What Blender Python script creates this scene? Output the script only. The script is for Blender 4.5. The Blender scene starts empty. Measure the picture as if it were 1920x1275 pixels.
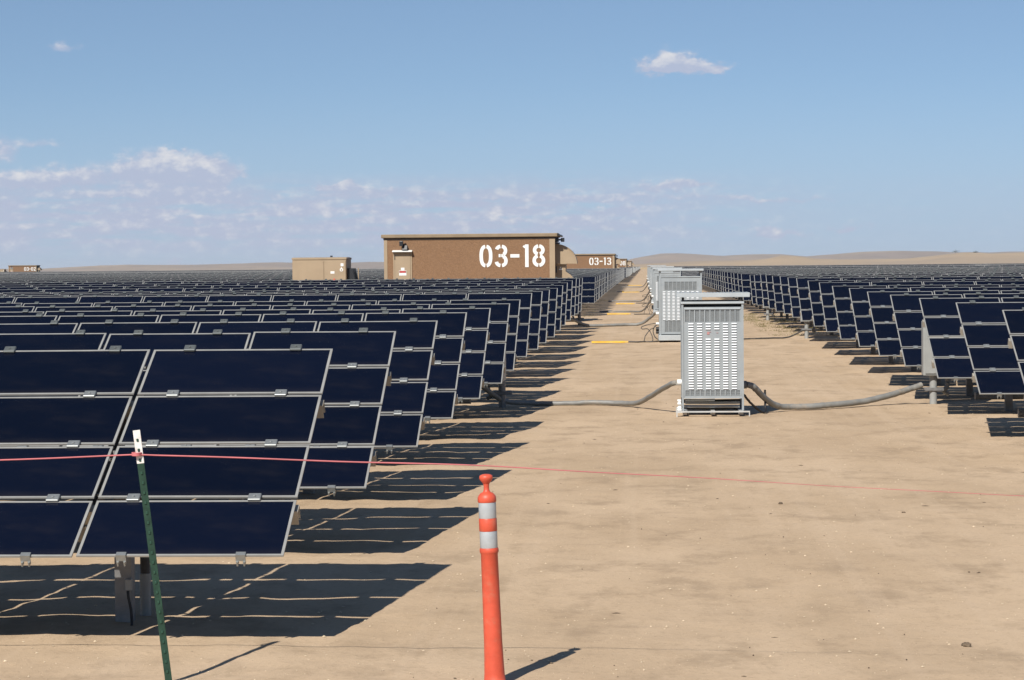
import bpy, math, random
import numpy as np
from mathutils import Vector, Matrix, Euler, noise

random.seed(7)
rng = np.random.default_rng(11)
D = bpy.data
SC = bpy.context.scene
COL = SC.collection
R = math.radians

# ------------------------------------------------------------------ camera
cam = D.cameras.new('camera')
cam.sensor_width = 36.0
cam.lens = 36.0 * 4350 / 1920
cam.clip_start = 0.5
cam.clip_end = 40000
camo = D.objects.new('camera', cam)
COL.objects.link(camo)
camo.matrix_world = (Matrix.Translation((0, 0, 2.2)) @ Matrix.Rotation(R(3.26), 4, 'Z')
                     @ Matrix.Rotation(R(90 - 1.79), 4, 'X') @ Matrix.Rotation(R(-0.48), 4, 'Z'))
SC.camera = camo

# ------------------------------------------------------------------ light and exposure
SUN_DIR = Vector((-0.39, -1.0, 1.0)).normalized()          # towards the sun
SUN_EL = math.asin(SUN_DIR.z)
SUN_ROT = math.atan2(SUN_DIR.x, SUN_DIR.y)
EXPOSURE = 0.75
SKY_STRENGTH = 0.0555
SKY_LIFT = 0.075
sun = D.lights.new('sun', 'SUN')
sun.energy = 3.6
sun.angle = R(0.53)
sun.color = (1.0, 0.955, 0.88)
suno = D.objects.new('sun', sun)
COL.objects.link(suno)
suno.rotation_euler = (-SUN_DIR).to_track_quat('-Z', 'Y').to_euler()
suno.location = (-20, -40, 60)

vs = SC.view_settings
vs.view_transform = 'Standard'
vs.look = 'None'
vs.gamma = 1
vs.use_curve_mapping = False
vs.exposure = EXPOSURE
SC.display_settings.display_device = 'sRGB'


class NT:
    """short helper for node trees"""
    def __init__(s, tree):
        s.t = tree
        tree.nodes.clear()

    def n(s, kind, **kw):
        nd = s.t.nodes.new(kind)
        for k, v in kw.items():
            setattr(nd, k, v)
        return nd

    def put(s, sock, v):
        if hasattr(v, 'is_linked') or hasattr(v, 'links'):
            s.t.links.new(v, sock)
        elif v is not None:
            sock.default_value = v

    def m(s, op, a, b=None, c=None, clamp=False):
        nd = s.n('ShaderNodeMath', operation=op, use_clamp=clamp)
        s.put(nd.inputs[0], a)
        if b is not None:
            s.put(nd.inputs[1], b)
        if c is not None:
            s.put(nd.inputs[2], c)
        return nd.outputs[0]

    def mix(s, f, a, b, mode='MIX'):
        nd = s.n('ShaderNodeMix', data_type='RGBA', blend_type=mode)
        s.put(nd.inputs[0], f)
        for i, v in ((6, a), (7, b)):
            if isinstance(v, (tuple, list)):
                v = tuple(v) + (1,) * (4 - len(v))
            s.put(nd.inputs[i], v)
        return nd.outputs[2]

    def ramp(s, f, lo, hi, a=0.0, b=1.0):
        nd = s.n('ShaderNodeMapRange', interpolation_type='SMOOTHSTEP')
        s.put(nd.inputs[0], f)
        for i, v in zip((1, 2, 3, 4), (lo, hi, a, b)):
            s.put(nd.inputs[i], v)
        return nd.outputs[0]

    def noise(s, vec, scale, detail=4, rough=0.55, dist=0.0):
        nd = s.n('ShaderNodeTexNoise')
        nd.inputs['Scale'].default_value = scale
        nd.inputs['Detail'].default_value = detail
        nd.inputs['Roughness'].default_value = rough
        nd.inputs['Distortion'].default_value = dist
        if vec is not None:
            s.t.links.new(vec, nd.inputs['Vector'])
        return nd.outputs['Fac']

    def mapping(s, vec, scale=(1, 1, 1), loc=(0, 0, 0), rot=(0, 0, 0)):
        nd = s.n('ShaderNodeMapping')
        nd.inputs['Scale'].default_value = scale
        nd.inputs['Location'].default_value = loc
        nd.inputs['Rotation'].default_value = rot
        s.t.links.new(vec, nd.inputs[0])
        return nd.outputs[0]


# ------------------------------------------------------------------ sky with clouds
world = D.worlds.new('World')
SC.world = world
world.use_nodes = True
W = NT(world.node_tree)
sky = W.n('ShaderNodeTexSky', sky_type='NISHITA')
sky.sun_disc = False
sky.sun_elevation = SUN_EL
sky.sun_rotation = SUN_ROT
sky.altitude = 800
sky.air_density = 1.0
sky.dust_density = 0.1
sky.ozone_density = 3.0
geo = W.n('ShaderNodeTexCoord')
dirv = geo.outputs['Generated']
lift = W.n('ShaderNodeVectorMath', operation='ADD')
W.t.links.new(dirv, lift.inputs[0])
lift.inputs[1].default_value = (0, 0, SKY_LIFT)
nrm_ = W.n('ShaderNodeVectorMath', operation='NORMALIZE')
W.t.links.new(lift.outputs[0], nrm_.inputs[0])
W.t.links.new(nrm_.outputs[0], sky.inputs[0])
sep = W.n('ShaderNodeSeparateXYZ')
W.t.links.new(dirv, sep.inputs[0])
az = W.m('ARCTAN2', sep.outputs[0], sep.outputs[1])
el = W.m('ARCSINE', sep.outputs[2])
comb = W.n('ShaderNodeCombineXYZ')
W.put(comb.inputs[0], W.m('MULTIPLY', az, 10.0))
W.put(comb.inputs[1], W.m('MULTIPLY', el, 10.0))
skyv = comb.outputs[0]
n_big = W.noise(W.mapping(skyv, (3.2, 24, 1), (0.4, 2.2, 0)), 1.0, 6, 0.55)
n_fine = W.noise(W.mapping(skyv, (15, 24, 1), (3.1, 1.7, 0)), 1.0, 7, 0.58)
n_warp = W.noise(W.mapping(skyv, (11, 17, 1), (8.2, 5.5, 2)), 1.0, 7, 0.60)
n_warp2 = W.noise(W.mapping(skyv, (11, 17, 1), (1.2, 9.5, 7)), 1.0, 7, 0.60)
azw = W.m('ADD', az, W.m('MULTIPLY', W.m('SUBTRACT', n_warp, 0.5), 0.026))
elw = W.m('ADD', el, W.m('MULTIPLY', W.m('SUBTRACT', n_warp2, 0.5), 0.0105))


def sky_ang(px, py):                                        # azimuth and elevation of a point of the sky
    hor = 501.5 - 0.0084 * (px - 960)
    return (px - 1207) / 4350.0, (hor - py) / 4350.0


# puffs: where each cloud stands in the sky, half width, half height, weight
PUFFS = [
    (1268, 126, 40, 22, 1.3), (1240, 130, 34, 15, 1.0), (1305, 132, 40, 11, .9), (1345, 132, 26, 5, .6), (140, 98, 20, 12, .62),
    (10, 283, 44, 20, .6), (90, 276, 34, 10, .55),
    (335, 330, 95, 30, 1.15), (285, 318, 44, 27, 1.0), (392, 322, 46, 22, .9), (145, 338, 66, 20, 1.0), (60, 348, 70, 16, .85), (20, 350, 60, 22, .6),
    (300, 362, 120, 10, .85), (412, 353, 24, 12, .95), (648, 351, 28, 11, 1.1), (602, 352, 20, 5, .7),
    (720, 362, 70, 12, .75), (820, 362, 60, 10, .5), (600, 401, 70, 8, .7), (215, 405, 34, 8, .6), (380, 412, 70, 10, .6),
    (930, 414, 30, 9, .8), (985, 416, 30, 10, .8), (1060, 412, 24, 8, .7), (1170, 394, 54, 9, .9), (1160, 419, 48, 8, .95),
    (1240, 352, 80, 13, .8), (1300, 345, 60, 9, .5), (1400, 377, 150, 11, .4), (1440, 438, 30, 15, 1.15), (1485, 439, 46, 7, .7),
    (1578, 430, 22, 11, 1.0), (1610, 430, 24, 6, .4), (330, 492, 20, 8, .8), (470, 432, 50, 8, .55), (640, 440, 60, 7, .45),
    (330, 285, 22, 6, .5), (180, 372, 190, 9, .6), (480, 372, 110, 10, .6), (90, 392, 120, 8, .5), (520, 392, 130, 8, .6), (760, 385, 120, 9, .6),
    (900, 372, 130, 9, .55), (1050, 372, 120, 8, .55), (700, 415, 120, 8, .55), (450, 412, 130, 8, .55), (250, 430, 120, 7, .4), (860, 408, 60, 9, .6), (640, 372, 60, 10, .6),
    (5, 300, 40, 16, .5), (1220, 372, 150, 10, .5), (1480, 375, 110, 7, .35), (1330, 400, 140, 9, .35), (1645, 398, 20, 4, .25),
]
dens = None
hgt = None
for px, py, rx, ry, w in PUFFS:
    a0, e0 = sky_ang(px, py)
    u = W.m('MULTIPLY', W.m('SUBTRACT', azw, a0), 4350.0 / rx)
    v = W.m('MULTIPLY', W.m('SUBTRACT', elw, e0), 4350.0 / ry)
    # flat base: squeeze the lower half
    v2 = W.m('MAXIMUM', v, W.m('MULTIPLY', v, -1.6))
    r2 = W.m('ADD', W.m('MULTIPLY', u, u), W.m('MULTIPLY', v2, v2))
    g = W.m('MULTIPLY', W.m('POWER', 2.718, W.m('MULTIPLY', r2, -0.75)), w)
    h = W.m('MULTIPLY', g, v)
    dens = g if dens is None else W.m('ADD', dens, g)
    hgt = h if hgt is None else W.m('ADD', hgt, h)
shape = W.m('MULTIPLY', dens, W.m('ADD', 0.42, W.m('MULTIPLY', n_fine, 1.25)))
puff = W.ramp(shape, 0.16, 0.95, 0.0, 0.90)
# thin strata low over the horizon, heavier towards the left of the field
band = W.m('MULTIPLY', W.ramp(el, 0.0, 0.014), W.ramp(el, 0.044, 0.028))
side = W.ramp(az, 0.10, -0.05, 0.12, 1.0)
strat = W.m('MULTIPLY', W.m('MULTIPLY', W.ramp(n_big, 0.27, 0.57), band), W.m('MULTIPLY', side, 0.95))
mask = W.m('MAXIMUM', puff, strat)
lit = W.ramp(W.m('ADD', W.m('MULTIPLY', hgt, 0.55), W.m('MULTIPLY', W.m('SUBTRACT', n_fine, 0.5), 2.6)), -0.12, 1.05)
CLOUD_DARK = (5.0, 5.55, 7.15)
CLOUD_LIT = (8.3, 8.2, 8.4)
ccol = W.mix(lit, CLOUD_DARK, CLOUD_LIT)
# pale haze low over the whole horizon
HAZE_COL = (4.30, 5.42, 6.95)
skyc = W.mix(W.ramp(el, 0.085, -0.005, 0.0, 0.85), sky.outputs[0], HAZE_COL)
final = W.mix(mask, skyc, ccol)
bg = W.n('ShaderNodeBackground')
bg.inputs[1].default_value = SKY_STRENGTH
W.t.links.new(final, bg.inputs[0])
out = W.n('ShaderNodeOutputWorld')
W.t.links.new(bg.outputs[0], out.inputs[0])

# ------------------------------------------------------------------ materials


def mat(name, col, rough=0.6, metal=0.0, spec=0.5, vary=0.0, scale=8.0, bump=0.0, bscale=60.0, coat=0.0, dirt=None, dirt_amt=0.0):
    m = D.materials.new(name)
    m.use_nodes = True
    N = NT(m.node_tree)
    b = N.n('ShaderNodeBsdfPrincipled')
    o = N.n('ShaderNodeOutputMaterial')
    N.t.links.new(b.outputs[0], o.inputs[0])
    b.inputs['Roughness'].default_value = rough
    b.inputs['Metallic'].default_value = metal
    b.inputs['Specular IOR Level'].default_value = spec
    b.inputs['Coat Weight'].default_value = coat
    tc = N.n('ShaderNodeTexCoord').outputs['Object']
    c = tuple(col) + (1,)
    if vary:
        f = N.noise(tc, scale, 5, 0.6)
        lo = tuple(x * (1 - vary) for x in col)
        hi = tuple(min(1, x * (1 + vary)) for x in col)
        c = N.mix(N.ramp(f, 0.3, 0.7), lo, hi)
        N.put(b.inputs['Roughness'], N.ramp(f, 0.2, 0.8, rough * 0.85, min(1, rough * 1.15)))
    if dirt:
        f2 = N.noise(tc, scale * 0.6, 6, 0.7)
        c = N.mix(N.ramp(f2, 0.5, 0.75, 0.0, dirt_amt), c, dirt)
    N.put(b.inputs['Base Color'], c)
    if bump:
        bp = N.n('ShaderNodeBump')
        bp.inputs['Strength'].default_value = bump
        bp.inputs['Distance'].default_value = 0.01
        N.t.links.new(N.noise(tc, bscale, 4, 0.6), bp.inputs['Height'])
        N.t.links.new(bp.outputs[0], b.inputs['Normal'])
    return m


DUST = (0.42, 0.33, 0.23)


def glass_mat():
    m = D.materials.new('panel_glass')
    m.use_nodes = True
    N = NT(m.node_tree)
    b = N.n('ShaderNodeBsdfPrincipled')
    o = N.n('ShaderNodeOutputMaterial')
    N.t.links.new(b.outputs[0], o.inputs[0])
    tc = N.n('ShaderNodeTexCoord').outputs['Object']
    oi = N.n('ShaderNodeObjectInfo').outputs['Random']
    base = N.mix(oi, (0.0017, 0.0031, 0.0090), (0.0027, 0.0045, 0.0130))
    f = N.noise(N.mapping(tc, (1.0, 2.2, 1)), 2.3, 6, 0.65)
    dust = N.m('MULTIPLY', N.ramp(f, 0.42, 0.80), 0.012)
    sx = N.n('ShaderNodeSeparateXYZ')
    N.t.links.new(tc, sx.inputs[0])
    low = N.ramp(sx.outputs[1], 0.10, 0.0, 0.0, 0.015)          # dust settles along the lower edge of the glass
    N.put(b.inputs['Base Color'], N.mix(N.m('ADD', dust, low), base, DUST))
    b.inputs['Roughness'].default_value = 0.12
    N.put(b.inputs['Roughness'], N.ramp(f, 0.3, 0.8, 0.08, 0.2))
    b.inputs['Specular IOR Level'].default_value = 0.14
    return m


M = {}
M['glass'] = glass_mat()
M['frame'] = mat('frame_metal', (0.29, 0.285, 0.265), 0.5, 0.15, 0.4, 0.08, 6)
M['clip'] = mat('clip_metal', (0.30, 0.31, 0.30), 0.42, 0.55, 0.5, 0.1, 20)
M['galv'] = mat('galvanised_steel', (0.20, 0.20, 0.20), 0.5, 0.4, 0.5, 0.18, 9, 0.05, 40, 0, DUST, 0.35)
M['rail'] = mat('rail_steel', (0.36, 0.335, 0.29), 0.5, 0.25, 0.5, 0.12, 7)
M['cab'] = mat('cabinet_grey_paint', (0.290, 0.315, 0.325), 0.42, 0.1, 0.5, 0.05, 5, 0.02, 50, 0.0, DUST, 0.12)
M['cab_light'] = mat('cabinet_light_edge', (0.40, 0.43, 0.44), 0.4, 0.15, 0.5, 0.05, 5)
M['louver'] = mat('louver_metal', (0.70, 0.71, 0.71), 0.34, 0.3, 0.6)
M['mesh_dark'] = mat('vent_dark', (0.22, 0.228, 0.228), 0.7, 0.0, 0.3, 0.15, 12)
M['black'] = mat('black_rubber', (0.018, 0.018, 0.02), 0.55, 0, 0.4)
M['pipe'] = mat('grey_conduit', (0.20, 0.198, 0.185), 0.5, 0, 0.4, 0.1, 5, 0, 40, 0, DUST, 0.5)
M['cable'] = mat('dark_cable', (0.06, 0.055, 0.05), 0.6, 0, 0.4, 0.15, 8, 0, 40, 0, DUST, 0.4)
M['box'] = mat('box_grey', (0.28, 0.285, 0.275), 0.45, 0, 0.5, 0.06, 4)
M['tan'] = mat('tan_paint', (0.325, 0.245, 0.160), 0.55, 0, 0.4, 0.06, 1.5, 0.02, 30)
M['tan_roof'] = mat('tan_roof_concrete', (0.25, 0.19, 0.125), 0.8, 0, 0.2, 0.10, 2.2, 0.05, 25)
M['fascia_dark'] = mat('drip_edge', (0.06, 0.045, 0.035), 0.8)
M['white'] = mat('white_paint', (0.72, 0.72, 0.69), 0.55, 0, 0.4, 0.03, 6)
M['skid'] = mat('pale_skid_paint', (0.42, 0.425, 0.415), 0.5, 0, 0.4, 0.08, 9, 0, 40, 0, DUST, 0.5)
M['faded'] = mat('faded_red_print', (0.42, 0.20, 0.19), 0.5)
M['red'] = mat('red_print', (0.42, 0.04, 0.035), 0.5)
M['yellow'] = mat('yellow_plastic', (0.60, 0.345, 0.03), 0.5, 0, 0.4, 0.1, 5, 0, 40, 0, DUST, 0.5)
M['orange'] = mat('orange_plastic', (0.56, 0.083, 0.042), 0.46, 0, 0.45, 0.09, 16, 0.03, 30, 0, (0.42, 0.20, 0.12), 0.45)
M['tape'] = mat('reflective_band', (0.40, 0.42, 0.43), 0.35, 0.15, 0.5, 0.06, 22, 0.04, 90)
M['green'] = mat('green_post_paint', (0.010, 0.037, 0.022), 0.5, 0, 0.4, 0.25, 20, 0.05, 60)
M['stud'] = mat('worn_green_stud', (0.014, 0.05, 0.031), 0.5, 0, 0.4, 0.2, 20)
M['tipwhite'] = mat('white_post_tip', (0.66, 0.645, 0.61), 0.6, 0, 0.3, 0.08, 30, 0, 40, 0, (0.45, 0.18, 0.1), 0.6)
M['string'] = mat('pink_red_string', (0.47, 0.135, 0.14), 0.6, 0, 0.3, 0.15, 4)
M['pebble'] = mat('pale_pebble', (0.53, 0.43, 0.30), 0.85, 0, 0.2, 0.3, 3)
M['rock'] = mat('dark_stone', (0.13, 0.098, 0.068), 0.9, 0, 0.2, 0.3, 14, 0.3, 30)
M['weed'] = mat('dry_weed', (0.17, 0.145, 0.065), 0.8, 0, 0.2, 0.35, 1.5)
M['leaf'] = mat('dark_foliage', (0.05, 0.06, 0.03), 0.8, 0, 0.2, 0.3, 0.3)
M['bark'] = mat('bark', (0.09, 0.07, 0.05), 0.9)
M['glassdark'] = mat('lamp_black', (0.02, 0.021, 0.024), 0.4, 0, 0.5)


def aggregate_mat():
    m = D.materials.new('brown_aggregate')
    m.use_nodes = True
    N = NT(m.node_tree)
    b = N.n('ShaderNodeBsdfPrincipled')
    o = N.n('ShaderNodeOutputMaterial')
    N.t.links.new(b.outputs[0], o.inputs[0])
    tc = N.n('ShaderNodeTexCoord').outputs['Object']
    v = N.n('ShaderNodeTexVoronoi')
    v.inputs['Scale'].default_value = 42
    N.t.links.new(tc, v.inputs['Vector'])
    sp = N.n('ShaderNodeSeparateColor')
    N.t.links.new(v.outputs['Color'], sp.inputs[0])
    c = N.mix(sp.outputs[0], (0.165, 0.090, 0.046), (0.250, 0.142, 0.075))
    c = N.mix(N.ramp(N.noise(tc, 1.2, 5, 0.6), 0.35, 0.7, 0.0, 0.35), c, (0.222, 0.128, 0.068))
    N.put(b.inputs['Base Color'], c)
    b.inputs['Roughness'].default_value = 0.9
    bp = N.n('ShaderNodeBump')
    bp.inputs['Strength'].default_value = 0.5
    bp.inputs['Distance'].default_value = 0.012
    N.t.links.new(v.outputs['Distance'], bp.inputs['Height'])
    N.t.links.new(bp.outputs[0], b.inputs['Normal'])
    return m


M['aggregate'] = aggregate_mat()


def sand_mat():
    m = D.materials.new('sandy_ground')
    m.use_nodes = True
    N = NT(m.node_tree)
    b = N.n('ShaderNodeBsdfPrincipled')
    o = N.n('ShaderNodeOutputMaterial')
    N.t.links.new(b.outputs[0], o.inputs[0])
    pos = N.n('ShaderNodeNewGeometry').outputs['Position']
    sx = N.n('ShaderNodeSeparateXYZ')
    N.t.links.new(pos, sx.inputs[0])
    a = N.noise(N.mapping(pos, (0.55, 0.22, 1)), 1.0, 6, 0.6)
    bb = N.noise(N.mapping(pos, (1.6, 1.1, 1), (4, 9, 0)), 1.0, 7, 0.68)
    fine = N.noise(pos, 24, 6, 0.75)
    grit = N.noise(pos, 140, 2, 0.6)
    c = N.mix(N.ramp(a, 0.34, 0.66), (0.440, 0.320, 0.206), (0.515, 0.382, 0.254))
    c = N.mix(N.ramp(bb, 0.47, 0.68, 0.0, 0.72), c, (0.318, 0.230, 0.148))
    streak = N.noise(N.mapping(pos, (0.9, 3.2, 1), (2, 7, 0)), 1.0, 6, 0.7)
    c = N.mix(N.ramp(streak, 0.58, 0.74, 0.0, 0.42), c, (0.275, 0.198, 0.128))
    # wheel-worn strips along the aisle
    tr = N.noise(N.mapping(pos, (2.6, 0.035, 1), (1.4, 0, 0)), 1.0, 5, 0.6)
    c = N.mix(N.ramp(tr, 0.50, 0.66, 0.0, 0.3), c, (0.53, 0.40, 0.275))
    c = N.mix(N.ramp(fine, 0.50, 0.72, 0.0, 0.50), c, (0.275, 0.198, 0.126))
    c = N.mix(N.ramp(grit, 0.62, 0.75, 0.0, 0.45), c, (0.56, 0.46, 0.33))
    # beyond the works: golden dry grassland
    far = N.ramp(sx.outputs[1], 1200, 2200)
    c = N.mix(far, c, (0.46, 0.33, 0.165))
    N.put(b.inputs['Base Color'], c)
    b.inputs['Roughness'].default_value = 0.95
    b.inputs['Specular IOR Level'].default_value = 0.15
    bp = N.n('ShaderNodeBump')
    bp.inputs['Strength'].default_value = 0.55
    bp.inputs['Distance'].default_value = 0.02
    h = N.m('ADD', N.m('MULTIPLY', fine, 0.6), N.m('ADD', N.m('MULTIPLY', grit, 0.25), bb))
    N.t.links.new(h, bp.inputs['Height'])
    N.t.links.new(bp.outputs[0], b.inputs['Normal'])
    return m


M['sand'] = sand_mat()


def hill_mat(name, c1, c2, c3, s):
    m = D.materials.new(name)
    m.use_nodes = True
    N = NT(m.node_tree)
    b = N.n('ShaderNodeBsdfPrincipled')
    o = N.n('ShaderNodeOutputMaterial')
    N.t.links.new(b.outputs[0], o.inputs[0])
    pos = N.n('ShaderNodeNewGeometry').outputs['Position']
    a = N.noise(N.mapping(pos, (s, s * 0.6, s * 7)), 1.0, 6, 0.6)
    d = N.noise(N.mapping(pos, (s * 5, s * 3, s * 30)), 1.0, 5, 0.65)
    c = N.mix(N.ramp(a, 0.40, 0.62), c1, c2)
    c = N.mix(N.ramp(d, 0.46, 0.70, 0.0, 0.7), c, c3)
    N.put(b.inputs['Base Color'], c)
    b.inputs['Roughness'].default_value = 1.0
    b.inputs['Specular IOR Level'].default_value = 0.05
    return m


M['hill_far'] = hill_mat('hazed_scrub_hills', (0.255, 0.210, 0.178), (0.315, 0.250, 0.190), (0.20, 0.172, 0.155), 0.0022)  # scrub tones greyed, with distance haze painted into the colour
M['hill_near'] = hill_mat('golden_hills', (0.385, 0.285, 0.180), (0.32, 0.245, 0.170), (0.255, 0.205, 0.155), 0.0018)


def far_panel_mat():
    """far rows: module edges too far away to tell apart are drawn by the row's own UVs"""
    m = D.materials.new('far_panels')
    m.use_nodes = True
    N = NT(m.node_tree)
    b = N.n('ShaderNodeBsdfPrincipled')
    o = N.n('ShaderNodeOutputMaterial')
    N.t.links.new(b.outputs[0], o.inputs[0])
    uv = N.n('ShaderNodeTexCoord').outputs['UV']
    sp = N.n('ShaderNodeSeparateXYZ')
    N.t.links.new(uv, sp.inputs[0])
    fu = N.m('FRACT', sp.outputs[0])
    fv = N.m('FRACT', sp.outputs[1])
    eu = N.m('ABSOLUTE', N.m('SUBTRACT', fu, 0.5))
    ev = N.m('ABSOLUTE', N.m('SUBTRACT', fv, 0.5))
    k = N.m('MAXIMUM', N.m('GREATER_THAN', eu, 0.484), N.m('GREATER_THAN', ev, 0.466))
    N.put(b.inputs['Base Color'], N.mix(k, (0.004, 0.006, 0.015), (0.27, 0.265, 0.245)))
    N.put(b.inputs['Roughness'], N.ramp(k, 0, 1, 0.12, 0.5))
    b.inputs['Specular IOR Level'].default_value = 0.3
    return m


M['far_panel'] = far_panel_mat()

# ------------------------------------------------------------------ mesh helpers


class MB:
    def __init__(s):
        s.v, s.f, s.mi = [], [], []
        s.uv = None

    def add(s, vs_, fs, mi=0, mtx=None):
        o = len(s.v)
        for p in vs_:
            p = Vector(p)
            s.v.append(tuple(mtx @ p) if mtx else tuple(p))
        for f in fs:
            s.f.append(tuple(i + o for i in f))
            s.mi.append(mi)
        return s

    def box(s, x0, x1, y0, y1, z0, z1, mi=0, mtx=None):
        vs_ = [(x0, y0, z0), (x1, y0, z0), (x1, y1, z0), (x0, y1, z0), (x0, y0, z1), (x1, y0, z1), (x1, y1, z1), (x0, y1, z1)]
        fs = [(0, 3, 2, 1), (4, 5, 6, 7), (0, 1, 5, 4), (1, 2, 6, 5), (2, 3, 7, 6), (3, 0, 4, 7)]
        return s.add(vs_, fs, mi, mtx)

    def prism(s, pts, a0, a1, axis='x', mi=0, mtx=None):
        """extrude a closed outline (list of 2-D points, counter-clockwise seen from +axis) between a0 and a1"""
        n = len(pts)
        mk = {'x': lambda a, p: (a, p[0], p[1]), 'y': lambda a, p: (p[0], a, p[1]), 'z': lambda a, p: (p[0], p[1], a)}[axis]
        vs_ = [mk(a0, p) for p in pts] + [mk(a1, p) for p in pts]
        fs = [tuple(range(n - 1, -1, -1)), tuple(range(n, 2 * n))]
        fs += [(i, (i + 1) % n, n + (i + 1) % n, n + i) for i in range(n)]
        if axis == 'y':
            fs = [tuple(reversed(f)) for f in fs]
        return s.add(vs_, fs, mi, mtx)

    def tube(s, pts, r, n=10, mi=0, caps=True, mtx=None):
        pts = [Vector(p) for p in pts]
        rad = r if isinstance(r, (list, tuple)) else [r] * len(pts)
        vs_, fs = [], []
        up = Vector((0, 0, 1))
        for i, p in enumerate(pts):
            t = (pts[min(i + 1, len(pts) - 1)] - pts[max(i - 1, 0)]).normalized()
            a = t.cross(up)
            if a.length < 1e-3:
                a = t.cross(Vector((1, 0, 0)))
            a.normalize()
            b = a.cross(t).normalized()
            for j in range(n):
                an = 2 * math.pi * j / n
                vs_.append(p + (a * math.cos(an) + b * math.sin(an)) * rad[i])
        for i in range(len(pts) - 1):
            for j in range(n):
                k = (j + 1) % n
                fs.append((i * n + j, i * n + k, (i + 1) * n + k, (i + 1) * n + j))
        if caps:
            fs.append(tuple(range(n - 1, -1, -1)))
            fs.append(tuple((len(pts) - 1) * n + j for j in range(n)))
        return s.add(vs_, fs, mi, mtx)

    def lathe(s, prof, n=24, mi=0, mtx=None):
        vs_, fs = [], []
        for r, z in prof:
            for j in range(n):
                a = 2 * math.pi * j / n
                vs_.append((r * math.cos(a), r * math.sin(a), z))
        for i in range(len(prof) - 1):
            for j in range(n):
                k = (j + 1) % n
                fs.append((i * n + j, i * n + k, (i + 1) * n + k, (i + 1) * n + j))
        fs.append(tuple(range(n - 1, -1, -1)))
        fs.append(tuple((len(prof) - 1) * n + j for j in range(n)))
        return s.add(vs_, fs, mi, mtx)

    def mesh(s, name, mats, smooth=False, sharp=35):
        me = D.meshes.new(name)
        me.from_pydata(s.v, [], s.f)
        for m in (mats if isinstance(mats, (list, tuple)) else [mats]):
            me.materials.append(m)
        if any(s.mi):
            me.polygons.foreach_set('material_index', s.mi)
        if smooth:
            me.shade_smooth()
            me.set_sharp_from_angle(angle=R(sharp))
        me.update()
        return me


def obj(name, me, parent=None, loc=(0, 0, 0), rot=(0, 0, 0)):
    o = D.objects.new(name, me)
    COL.objects.link(o)
    o.parent = parent
    o.location = loc
    o.rotation_euler = rot
    return o


def tag(o, label=None, cat=None, group=None, kind=None):
    if label:
        o['label'] = label
    if cat:
        o['category'] = cat
    if group:
        o['group'] = group
    if kind:
        o['kind'] = kind
    return o


def thing(name, label, cat, loc=(0, 0, 0), rot=(0, 0, 0), group=None):
    return tag(obj(name, None, None, loc, rot), label, cat, group)


def dup(root, loc, label=None):
    def cp(o, par):
        c = o.copy()
        COL.objects.link(c)
        c.parent = par
        for ch in KIDS.get(o.name, []):
            cp(ch, c)
        return c
    c = cp(root, None)
    c.location = loc
    if label:
        c['label'] = label
    return c


KIDS = {}


def index_kids():
    KIDS.clear()
    for o in COL.objects:
        if o.parent:
            KIDS.setdefault(o.parent.name, []).append(o)


def bevel(me, w=0.01, seg=2):
    import bmesh
    bm = bmesh.new()
    bm.from_mesh(me)
    es = [e for e in bm.edges if len(e.link_faces) == 2 and e.calc_face_angle(0) > R(30)]
    bmesh.ops.bevel(bm, geom=es, offset=w, segments=seg, profile=0.5, affect='EDGES')
    bm.to_mesh(me)
    bm.free()
    return me


# ------------------------------------------------------------------ terrain
ZL = [(-50, 0), (27, 0), (31.5, -.02), (39.6, -.018), (43.6, .045), (47.6, .034), (51.7, .03), (55.7, .026), (59.7, .067), (63.8, .107),
      (67.8, .14), (71.8, .18), (75.9, .155), (79.9, .165), (90, .15), (100, .12), (125, .19), (164, .27), (258, .31), (400, .33), (12000, .33)]
ZR = [(-50, 0), (27, -.02), (31.5, .01), (39.6, .016), (43.6, .028), (47.6, .056), (51.7, .066), (55.7, .115), (59.7, .135), (63.8, .183),
      (67.8, .18), (71.8, .2), (75.9, .193), (79.9, .214), (84, .2), (92, .165), (100, .175), (165, .31), (300, .33), (12000, .33)]
ZLx, ZLy = np.array(ZL).T
ZRx, ZRy = np.array(ZR).T
XL, XR = -2.074, 4.173


def ground_z(x, y):
    l = np.interp(y, ZLx, ZLy)
    r = np.interp(y, ZRx, ZRy)
    t = np.clip((np.asarray(x) - XL) / (XR - XL), 0, 1)
    return l + (r - l) * t


def gz(x, y):
    return float(ground_z(x, y))


def vnoise(x, y, cell, seed):
    """smooth value noise on arrays"""
    g = np.random.default_rng(seed).random((257, 257))
    u, v = x / cell, y / cell
    iu, iv = np.floor(u).astype(int), np.floor(v).astype(int)
    fu, fv = u - iu, v - iv
    fu = fu * fu * (3 - 2 * fu)
    fv = fv * fv * (3 - 2 * fv)
    a, b = iu % 256, iv % 256
    a1, b1 = (a + 1) % 256, (b + 1) % 256
    return (g[a, b] * (1 - fu) + g[a1, b] * fu) * (1 - fv) + (g[a, b1] * (1 - fu) + g[a1, b1] * fu) * fv - 0.5


def relief(X, Y):
    near = np.clip((160 - Y) / 120, 0, 1)
    aisle = np.exp(-((X - 1.0) / 2.6) ** 4) * 0.45
    h = vnoise(X, Y, 1.7, 1) * 0.045 + vnoise(X, Y, 0.6, 2) * 0.016 + vnoise(X, Y, 0.22, 3) * 0.011 + vnoise(X, Y, 0.10, 4) * 0.010
    return h * near * (1 - aisle)


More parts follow.
